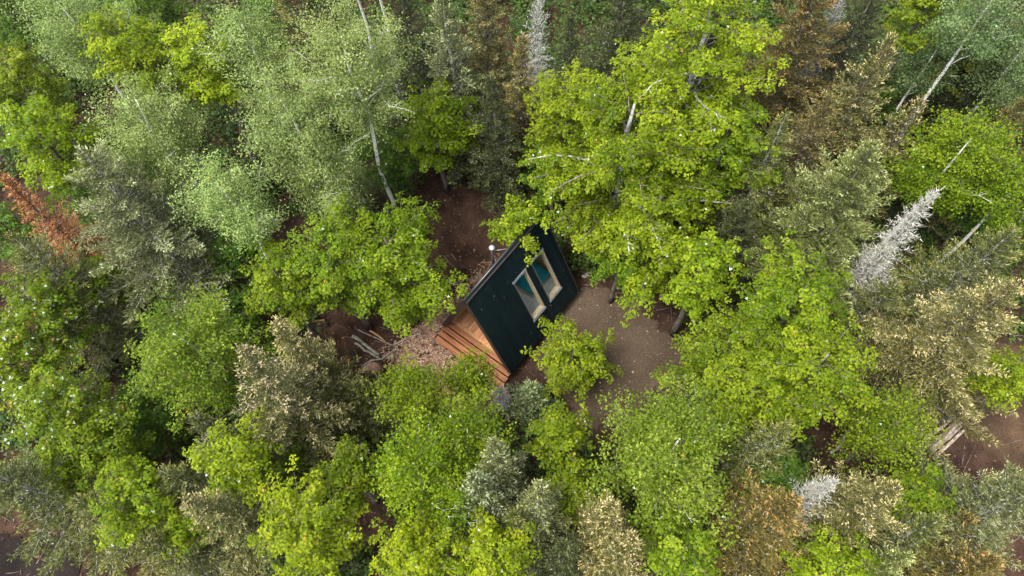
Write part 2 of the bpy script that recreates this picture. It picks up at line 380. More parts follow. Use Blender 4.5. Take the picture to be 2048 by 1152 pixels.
# skylights
for (a, b) in WIN:
    f = empty('skylight', (0, 0, 0)); f.parent = cabin
    for lo, hi in (((a + .001, S0 + .001, -.24), (a + .035, S1 - .001, .05)), ((b - .04, S0 + .001, -.24), (b - .001, S1 - .001, .05)),
                   ((a + .036, S0 + .001, -.24), (b - .041, S0 + .05, .05)), ((a + .036, S1 - .06, -.24), (b - .041, S1 - .001, .05))):
        box('frame', lo, hi, JAMB, f, MR, .004)
    box('pane', (a + .03, S0 + .03, .052), (b - .03, S1 - .03, .062), GLASS, f, MR)
    box('sill_flashing', (a - .05, S1 - .02, .064), (b + .05, S1 + .12, .078), FLASH, f, MR, .004)
    for lo, hi in (((a - .045, S0 - .03, .046), (a + .008, S1 - .022, .072)), ((b - .008, S0 - .03, .046), (b + .045, S1 - .022, .072))):
        box('side_flashing', lo, hi, ROOFCAP, f, MR, .003)
    bm = bmesh.new()                                         # crimped lead apron above the window
    for k in range(14):
        x = a - .05 + (b - a + .1) * k / 14
        box_bm(bm, (x, S0 - .10, .046), (x + (b - a + .1) / 14 - .012, S0 + .03, .066 + .02 * (k % 2)), MR)
    bm_obj('head_flashing', bm, FLASH, f)
# floor, walls, skirt
box('floor', (1.75, -W2 + .16, Z0 - .10), (LEN - .12, W2 - .16, Z0), FLOORG, cabin)
def tri(inset, zb):
    hw = W2 - .22 - inset
    return [(-hw, zb), (hw, zb), (RY, zb + (HT / W2) * hw)]
prism('back_wall', tri(.0, Z0), LEN - .118, LEN - .025, INNER, cabin)
hw_ = tri(.0, Z0); HWB = hw_[1][0]; APEX = hw_[2][1]
gw = empty('front_wall', (0, 0, 0)); gw.parent = cabin
def zline(y): return Z0 + (APEX - Z0) * ((HWB - y) / (HWB - RY) if y > RY else (HWB + y) / (HWB + RY))
for s_ in (-1, 1):
    prism('wall_panel', [(s_ * HWB, Z0), (s_ * .50, Z0), (s_ * .50, zline(s_ * .50))], 1.66, 1.745, INNER, gw)
prism('wall_lintel', [(-.498, Z0 + 2.06), (.498, Z0 + 2.06), (.498, Z0 + 2.24), (-.498, Z0 + 2.24)], 1.66, 1.745, INNER, gw)
prism('added_gable_pane', [(-.498, Z0 + 2.242), (.498, Z0 + 2.242), (.498, zline(.498)), (RY, APEX), (-.498, zline(-.498))], 1.69, 1.71, GLASS, gw)  # unseen glazing added to the gable to let daylight onto the floor inside
dr = empty('door', (0, 0, 0)); dr.parent = cabin
for lo, hi in (((1.67, -.49, Z0 + .01), (1.73, -.40, Z0 + 2.05)), ((1.67, .40, Z0 + .01), (1.73, .49, Z0 + 2.05)), ((1.67, -.398, Z0 + .01), (1.73, .398, Z0 + .16)), ((1.67, -.398, Z0 + 1.95), (1.73, .398, Z0 + 2.05))):
    box('door_frame', lo, hi, DARKW, dr)
box('door_pane', (1.69, -.398, Z0 + .161), (1.71, .398, Z0 + 1.949), GLASS, dr)
tube_obj('handle', [(1.63, .44, Z0 + 1.0), (1.63, .44, Z0 + 1.18)], [.014, .014], FLASH, dr, 8)
for s in (-1, 1):
    box('skirt_board', (.05, s * (W2 - .10) - .02, .02), (LEN - .05, s * (W2 - .10) + .02, Z0 - .14), DARKW, cabin)
box('skirt_board', (LEN - .06, -W2 + .13, .02), (LEN - .02, W2 - .13, Z0 - .14), DARKW, cabin)
box('skirt_board', (.02, -W2 + .13, .02), (.06, W2 - .13, Z0 - .14), DARKW, cabin)
# porch deck
deck = box('porch_deck', (.07, -W2 + .15, Z0 - .13), (1.64, W2 - .15, Z0 - .04), DARKW, cabin)
rb = random.Random(3); y = -W2 + .14
while y < W2 - .2:
    w = .135
    box('deck_board', (.27, y, Z0 - .038), (1.64, y + w - .008, Z0 + rb.uniform(-.002, .003)), DECK, deck, None, .004)
    y += w
box('deck_board', (.07, -W2 + .14, Z0 - .038), (.262, W2 - .14, Z0 + .003), DECK, deck, None, .004)
stair = empty('staircase', (0, 0, 0)); stair.parent = cabin
for k in range(4):
    z = Z0 - .005 - .172 * k; x1 = .06 - .285 * k
    w = W2 - .03 + .008 * k
    box('tread', (x1 - .27, -w, z - .05), (x1, w, z), TREAD, stair, None, .008)
    box('riser', (x1 - .045, -w + .04, max(.0, z - .172)), (x1 - .02, w - .04, z - .053), DARKW, stair)
for s in (-2.05, -.7, .7, 2.05):
    prism('stringer', [(s - .03, .0), (s + .03, .0), (s + .03, .12), (s - .03, .12)], -.95, .0, DARKW, stair)
# chimney
chim = tube_obj('chimney', [(2.94, 1.26, 2.85), (2.94, 1.26, 3.6), (2.94, 1.26, 5.0)], [.085, .085, .085], STEEL, cabin, 14)
tube_obj('cap', [(2.94, 1.26, 4.97), (2.94, 1.26, 5.02), (2.94, 1.26, 5.10), (2.94, 1.26, 5.16)], [.10, .15, .15, .07], STEELB, chim, 16)
tube_obj('brace', [(2.96, 1.22, 4.8), (3.62, .62, 4.74)], [.02, .02], FLASH, chim, 6)
tube_obj('roof_boot', [(2.94, 1.26, 2.7), (2.94, 1.26, 3.05), (2.94, 1.26, 3.3)], [.30, .22, .10], ROOF, chim, 12)

def local_thing(name, label, cat, p):
    c = Matrix.Rotation(YAW, 4, 'Z') @ Vector(p); return tag(empty(name, (c.x + CAB[0], c.y + CAB[1], p[2]), YAW), label, cat)
bed = local_thing('bed', 'low pine platform bed with a teal blanket seen through both skylights', 'bed', (4.43, .35, Z0))
box('platform', (-.79, -.98, .002), (.80, 1.05, .34), JAMB, bed, None, .01)
box('blanket', (-.80, -.99, .342), (.81, 1.06, .55), TEAL, bed, None, .05)
cu = local_thing('cushion', 'small white cushion on the floor under the front skylight', 'cushion', (2.42, -1.25, Z0))
bm = bmesh.new(); bmesh.ops.create_uvsphere(bm, u_segments=16, v_segments=10, radius=.26)
bmesh.ops.scale(bm, vec=(1, .85, .42), verts=bm.verts); bmesh.ops.translate(bm, vec=(0, 0, .11), verts=bm.verts)
o = bm_obj('cover', bm, WHITE, cu)
for p in o.data.polygons: p.use_smooth = True

# ------------------------------------------------------------------ trees
def curve_pts(p0, d0, p1, n=6, sag=0.0, wob=0.0, rng=None):
    t = np.linspace(0, 1, n)[:, None]
    c = p0 + d0
    P = (1 - t) ** 2 * p0 + 2 * t * (1 - t) * c + t ** 2 * p1
    if wob and rng is not None:
        w = rng.normal(0, wob, P.shape); w[0] = 0; P = P + w
    P[:, 2] -= sag * (t[:, 0] ** 2)
    return P

STY = {  # leaf length, width, spacing, leaves per node, spread, rosette?, bark, wood thickness, visible limbs
 'maple': dict(L=.120, W=.115, sp=.178, k=13, spread=.09, ros=True, bark=BARK, rise=.55, vis=5),
 'fine': dict(L=.10, W=.085, sp=.15, k=16, spread=.17, ros=False, bark=BARK, rise=.7, vis=4),
 'aspen': dict(L=.080, W=.072, sp=.16, k=23, spread=.17, ros=False, bark=BARKW, rise=.95, vis=3),
 'birch': dict(L=.105, W=.09, sp=.15, k=17, spread=.16, ros=False, bark=BARKW, rise=.8, vis=2),
}
def leafy(o_name, label, kind, style, x, y, h, R, seed, lean=(0, 0)):
    rng = np.random.default_rng(seed)
    st = STY['aspen' if kind == 'A' else 'birch' if kind == 'B' else 'fine' if style in ('fine', 'shrub') else 'maple']
    z0 = float(gz(np.array(x), np.array(y)))
    root = empty(o_name, (x, y, z0 - .05))
    cd = min(.78 * h, 1.75 * R + .6); zb = h - cd
    lean = np.array([lean[0], lean[1], 0.0])
    bark = BARKL if style in ('giant', 'lichen') else st['bark']
    def axis(z): return np.array([0.0, 0, z]) + lean * (z / h) ** 1.3 + np.array([.10 * math.sin(z * .9 + seed), .10 * math.cos(z * .7 + seed), 0]) * min(1, z / 2)
    tr0 = .020 * h * (.50 if kind in 'AB' else 1.0) * (.6 + .4 * min(1, R / 3)) + .015
    if style == 'giant': tr0 *= 1.2
    if style == 'birch': tr0 *= .8
    zt = np.linspace(0, h * .93, 9)
    TT = Tubes(); TT.add([axis(z) for z in zt], tr0 * (1 - zt / h) ** .8 + .012, 7)
    nl = int(14 + R * 6.5); limbs = []
    if style == 'trunks': nl = int(nl * .55)
    C = []; D = []; LT = []
    lob = rng.uniform(0, 6.28, 3)
    for i in range(nl):
        t = ((i + .5) / nl) ** .85
        az = i * 2.39996 + rng.normal(0, .25)
        prof = math.sqrt(max(.02, 1 - ((t - .28) / .74) ** 2)) if t > .28 else .72 + t
        lobe = 1 + (.34 if style == 'porch' else .13) * math.sin(3 * az + lob[0] + 2 * t) + .09 * math.sin(5 * az + lob[1]) + .08 * math.sin(2 * az + lob[2])
        r = 1.06 * R * prof * lobe * rng.uniform(.72, 1.10)
        ze = zb + cd * (.06 + .94 * t) * rng.uniform(.95, 1.02)
        zs = max(.14 * h, min(ze - r * st['rise'] * rng.uniform(.7, 1.1) - .2, h * .88))
        p0 = axis(zs); c = axis(min(ze, h * .95)); e = np.array([c[0] + r * math.cos(az), c[1] + r * math.sin(az), ze])
        d0 = np.array([math.cos(az) * r * .45, math.sin(az) * r * .45, (ze - zs) * (.75 if kind != 'A' else .5)])
        P = curve_pts(p0, d0, e, 6, 0, .05 * r ** .5, rng)
        rr = max(.010, tr0 * (1 - zs / h) ** .8 * (.62 if style == 'birch' and i % 4 == 0 else .50 if i % 5 == 0 else .30)) * (1.25 if bark is BARKL else 1)
        limbs.append((r, P, rr)); ltone = rng.normal(0, .12)     # limbs differ a little in leaf colour
        ln = np.linalg.norm(np.diff(P, axis=0), axis=1).sum()
        ns = max(3, int(ln / .30)) if ln > .5 else 3
        side = 1
        for j in range(ns + 1):
            s = .22 + .78 * j / ns
            f = s * 5; a = min(4, int(f)); q = P[a] + (P[a + 1] - P[a]) * (f - a)
            dd = nrm(P[a + 1] - P[a])
            if style == 'lichen' and rng.random() < .35 * (1 - s): continue
            if j == ns: ang = 0
            else: ang = side * rng.uniform(.6, 1.25); side = -side
            ca, sa = math.cos(ang), math.sin(ang)
            v = np.array([dd[0] * ca - dd[1] * sa, dd[0] * sa + dd[1] * ca, dd[2] * .35 + rng.uniform(-.12, .22)]); v = v / np.linalg.norm(v)
            stone_ = rng.normal(0, .08)
            sl = (.34 * R * (1.12 - s) + .28) * rng.uniform(.6, 1.15)
            nn = max(2, int(sl / st['sp']))
            tt = (np.arange(nn) + .6) / nn
            pts = q + v * sl * tt[:, None] + rng.normal(0, st['spread'], (nn, 3)) * np.array([1, 1, .7])
            pts[:, 2] -= .12 * sl * tt ** 2
            C.append(pts); D.append(np.repeat(v[None], nn, 0)); LT.append(np.full(nn, ltone + stone_))
            if ln > .8 and (j % 2 == 0): limbs[-1] = limbs[-1] + ((q, q + v * sl * .55, q + v * sl),)
    C = np.concatenate(C); D = np.concatenate(D)
    k = st['k']; nC = len(C)
    ctone = np.clip(np.concatenate(LT) + rng.normal(.42, .14, nC), 0, .9)
    if style == 'flower': pale = .030
    elif style in ('yellow', 'giant', 'lichen'): pale = .0032
    elif kind in 'AB': pale = .001
    else: pale = .0014
    P = np.repeat(C, k, 0); T = np.repeat(D, k, 0); n = len(P)
    if st['ros']:
        A = nrm(np.array([0, 0, 1.0]) + .45 * T + rng.normal(0, .28, (n // k, 3)).repeat(k, 0))
        ref = nrm(np.cross(A, T + 1e-3)); B = np.cross(A, ref)
        phi = (np.tile(np.arange(k) * 5 % k, nC) + rng.uniform(0, 1, nC).repeat(k)) * 2 * math.pi / k + rng.normal(0, .22, n)
        droop = rng.uniform(.0, .65, n)[:, None]
        Dl = nrm(np.cos(phi)[:, None] * ref + np.sin(phi)[:, None] * B - droop * A)
        Nl = nrm(A + droop * (np.cos(phi)[:, None] * ref + np.sin(phi)[:, None] * B) + rng.normal(0, .18, (n, 3)))
        P = P + Dl * rng.uniform(.0, .13, n)[:, None] + rng.normal(0, .03, (n, 3)) + A * rng.uniform(-.09, .05, n)[:, None]
    else:
        P = P + rng.normal(0, st['spread'], (n, 3))
        Dl = nrm(rng.normal(0, 1, (n, 3)) + .5 * T - np.array([0, 0, .35]))
        Nl = nrm(rng.normal(0, .65, (n, 3)) + np.array([0, 0, 1.0]))
    sc = rng.uniform(.72, 1.2, n)
    tone = np.clip(ctone.repeat(k) + rng.normal(0, .14, n), 0, .93)
    u = rng.random(n); tone[u < pale] = .99; sc[u < pale] *= 1.05
    ori = {'orange': .06, 'bright2': .002, 'flower': .008}.get(style, .0007); tone[(u > .5) & (u < .5 + ori)] = .966
    if st['ros']: V, Qd, tn = lobed(P, Dl, Nl, st['L'] * sc, st['W'] * sc, tone)
    else: V, Qd, tn = blades(P, Dl, Nl, st['L'] * sc, st['W'] * sc, tone)
    lm = LM.get({'giant': 'yellow', 'lichen': 'yellow', 'flower': 'mid', 'porch': 'yellow', 'birch': 'pale', 'trunks': 'pale'}.get(style, style))
    link('crown', np_mesh('crown', V, None, Qd, tn), lm, root)
    trunk = link('trunk', None or _trunk_mesh(TT, limbs, st['vis'] + {'giant': 2, 'lichen': 5, 'birch': 8}.get(style, 0), root, bark, rng), bark, root)
    return root, len(Qd)

def _trunk_mesh(TT, limbs, vis, root, bark, rng):
    nq0, nt0 = sum(map(len, TT.Q)), len(TT.T)
    order = sorted(range(len(limbs)), key=lambda i: -limbs[i][2] * limbs[i][0])
    for rank, i in enumerate(order):
        L = limbs[i]; t = Tubes() if rank < vis else TT
        t.add(L[1], np.linspace(L[2], max(.006, L[2] * .18), len(L[1])), 5 if rank < vis else 4)
        for tw in L[3:]: t.add(np.array(tw), [max(.007, L[2] * .25), .006, .004], 3)
        if rank < vis: link('branch', t.mesh('branch'), bark, root)
    me = TT.mesh('trunk'); nq, nt_ = sum(map(len, TT.Q)), len(TT.T)
    mi = np.ones(nq + nt_, np.int32); mi[:nq0] = 0; mi[nq:nq + nt0] = 0
    me.materials.append(bark); me.materials.append(TWIG)
    me.polygons.foreach_set('material_index', mi)
    return me

def conifer(o_name, label, kind, style, x, y, h, R, seed, lean=(0, 0)):
    rng = np.random.default_rng(seed)
    z0 = float(gz(np.array(x), np.array(y)))
    root = empty(o_name, (x, y, z0 - .05))
    lean = np.array([lean[0], lean[1], 0.0])
    def axis(z): return np.array([.05 * math.sin(z * .8 + seed), .05 * math.cos(z * .6 + seed), z]) + lean * (z / h) ** 1.2
    dead = kind == 'D'
    TT = Tubes(); zt = np.linspace(0, h, 9)
    tr0 = (.011 * h + .02) * (.55 if dead else 1)
    TT.add([axis(z) for z in zt], tr0 * (1 - zt / h) ** .85 + .010, 7)
    SP, SD, SL_, SH, SS = [], [], [], [], []
    step = .54 if h > 5 else .2
    z = .14 * h; ph = rng.uniform(0, 6)
    while z < h - .10:
        f = z / h
        Lz = R * 1.30 * min(.92, (1 - f) ** 1.02 * 1.10) + .06
        nb = int(rng.integers(6, 8)) if f < .8 else 5
        if dead and f < .35: nb = 3
        ph += .7
        for b in range(nb):
            az = ph + b * 2 * math.pi / nb + rng.normal(0, .18)
            L = Lz * rng.uniform(.55, 1.15) * (1 + .12 * math.sin(2 * az + seed))
            el = -.16 + 1.0 * f ** 2 + rng.normal(0, .08)
            zz = z + rng.uniform(-.1, .1)
            p0 = axis(max(.2, min(zz, h - .05))); d = np.array([math.cos(az), math.sin(az), 0])
            p1 = p0 + d * L * math.cos(el) + np.array([0, 0, L * math.sin(el) + .10 * L])
            P = curve_pts(p0, d * L * .5 + np.array([0, 0, L * math.sin(el) * .75]), p1, 5)
            TT.add(P[::2], np.array([.018, .010, .005]) * (.5 + L / 2), 3)
            # twigs
            n = max(2, int(L / .16)); s = np.linspace(.16, 1.0, n)
            fi = np.clip(s * 4, 0, 3.999); a = fi.astype(int); q = P[a] + (P[a + 1] - P[a]) * (fi - a)[:, None]
            dd = nrm(P[a + 1] - P[a])
            for sg in (1, -1, 0):
                ang = sg * rng.uniform(.75, 1.1, n)
                ca, sa = np.cos(ang), np.sin(ang)
                v = np.stack([dd[:, 0] * ca - dd[:, 1] * sa, dd[:, 0] * sa + dd[:, 1] * ca, dd[:, 2] * .5 + rng.normal(.08, .24, n)], 1)
                tl = (.34 * L * (1.02 - s) + .12) * rng.uniform(.65, 1.2, n)
                if sg == 0: tl = np.full(n, .16)
                SP.append(q); SD.append(nrm(v)); SL_.append(tl); SH.append(np.full(n, f)); SS.append(s)
        z += step * rng.uniform(.85, 1.15) * (1 if f < .75 else .62)
    q = np.concatenate(SP); v = np.concatenate(SD); tl = np.concatenate(SL_); fh = np.concatenate(SH); ss = np.concatenate(SS)
    dens = (.024 if R < 2.6 else .028) if not dead else .042
    cnt = np.maximum(1, (tl / (dens * np.where((fh < .38) & (ss < .6), 1.5, 1.0))).astype(int))
    i = np.repeat(np.arange(len(q)), cnt); off = np.arange(len(i)) - np.repeat(np.cumsum(cnt) - cnt, cnt)
    t = (off + .5) / cnt[i]; n = len(i)
    P = q[i] + v[i] * (tl[i] * t)[:, None] + rng.normal(0, .03, (n, 3)); P[:, 2] += .12 * t * ss[i] - .10 * tl[i] * t ** 2
    D = nrm(v[i] * 1.0 + rng.normal(0, .34, (n, 3)) + np.array([0, 0, .25]))
    N = nrm(rng.normal(0, .55, (n, 3)) + np.array([0, 0, 1.0]))
    if dead:
        LL = rng.uniform(.10, .22, n); WW = rng.uniform(.014, .032, n) * (1.2 if style == 'white' else 1)
        tone = np.clip(rng.normal(.5, .25, n) + .25 * (t - .5), 0, 1)
        mt = DEADM if style == 'white' else DEADG
    else:
        LL = rng.uniform(.085, .155, n); WW = rng.uniform(.036, .056, n)
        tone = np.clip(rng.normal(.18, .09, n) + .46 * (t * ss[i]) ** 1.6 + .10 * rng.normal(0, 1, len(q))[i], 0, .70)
        cone = {'tan': .42, 'cone': .62, 'pink': .40, 'rust': .40, 'brown': .22, 'bluetip': .10, 'silver': .14, 'silverg': .10, 'greyg': .15, 'olive': .12, 'sapling': .1, 'dead': .2}.get(style, .05)
        pc = cone * (.25 + .75 * fh[i]) * (.3 + .9 * t * ss[i])
        tuft = rng.random(len(q))[i]
        tone = np.clip(tone + np.repeat(rng.normal(0, .09, len(SP)), [len(a_) for a_ in SP])[i], 0, .70)
        thick = np.repeat(rng.random(len(SP)), [len(a_) for a_ in SP])[i]     # whole boughs differ in how much they bear
        is_cone = rng.random(n) * .22 + tuft * .40 + thick * .38 < pc * 1.12
        tone = np.where(is_cone, rng.uniform(.74, .93, n), tone); LL = np.where(is_cone, LL * .8, LL)
        lic = .10 if style in ('olive', 'brown', 'silver', 'greyg', 'dead') else .04
        tone = np.where((rng.random(n) < lic * (1 - ss[i]) * 1.6) & (fh[i] < .8), .98, tone)
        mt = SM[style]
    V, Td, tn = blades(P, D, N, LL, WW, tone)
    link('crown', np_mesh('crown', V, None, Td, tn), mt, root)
    link('trunk', TT.mesh('trunk'), BARKL if (dead or style in ('olive', 'silver', 'greyg')) else BARK, root)
    return root, len(Td) / 2

GROUPS = {'M': ('maple_tree', 'maple trees of the forest'), 'A': ('aspen_tree', 'pale aspens and birches of the forest'), 'B': ('birch_tree', 'green birches of the forest'),
          'S': ('spruce_tree', 'spruces of the forest'), 'D': ('dead_spruce_tree', 'dead lichened conifers'), 'O': ('dead_spruce_tree', 'dead lichened conifers')}
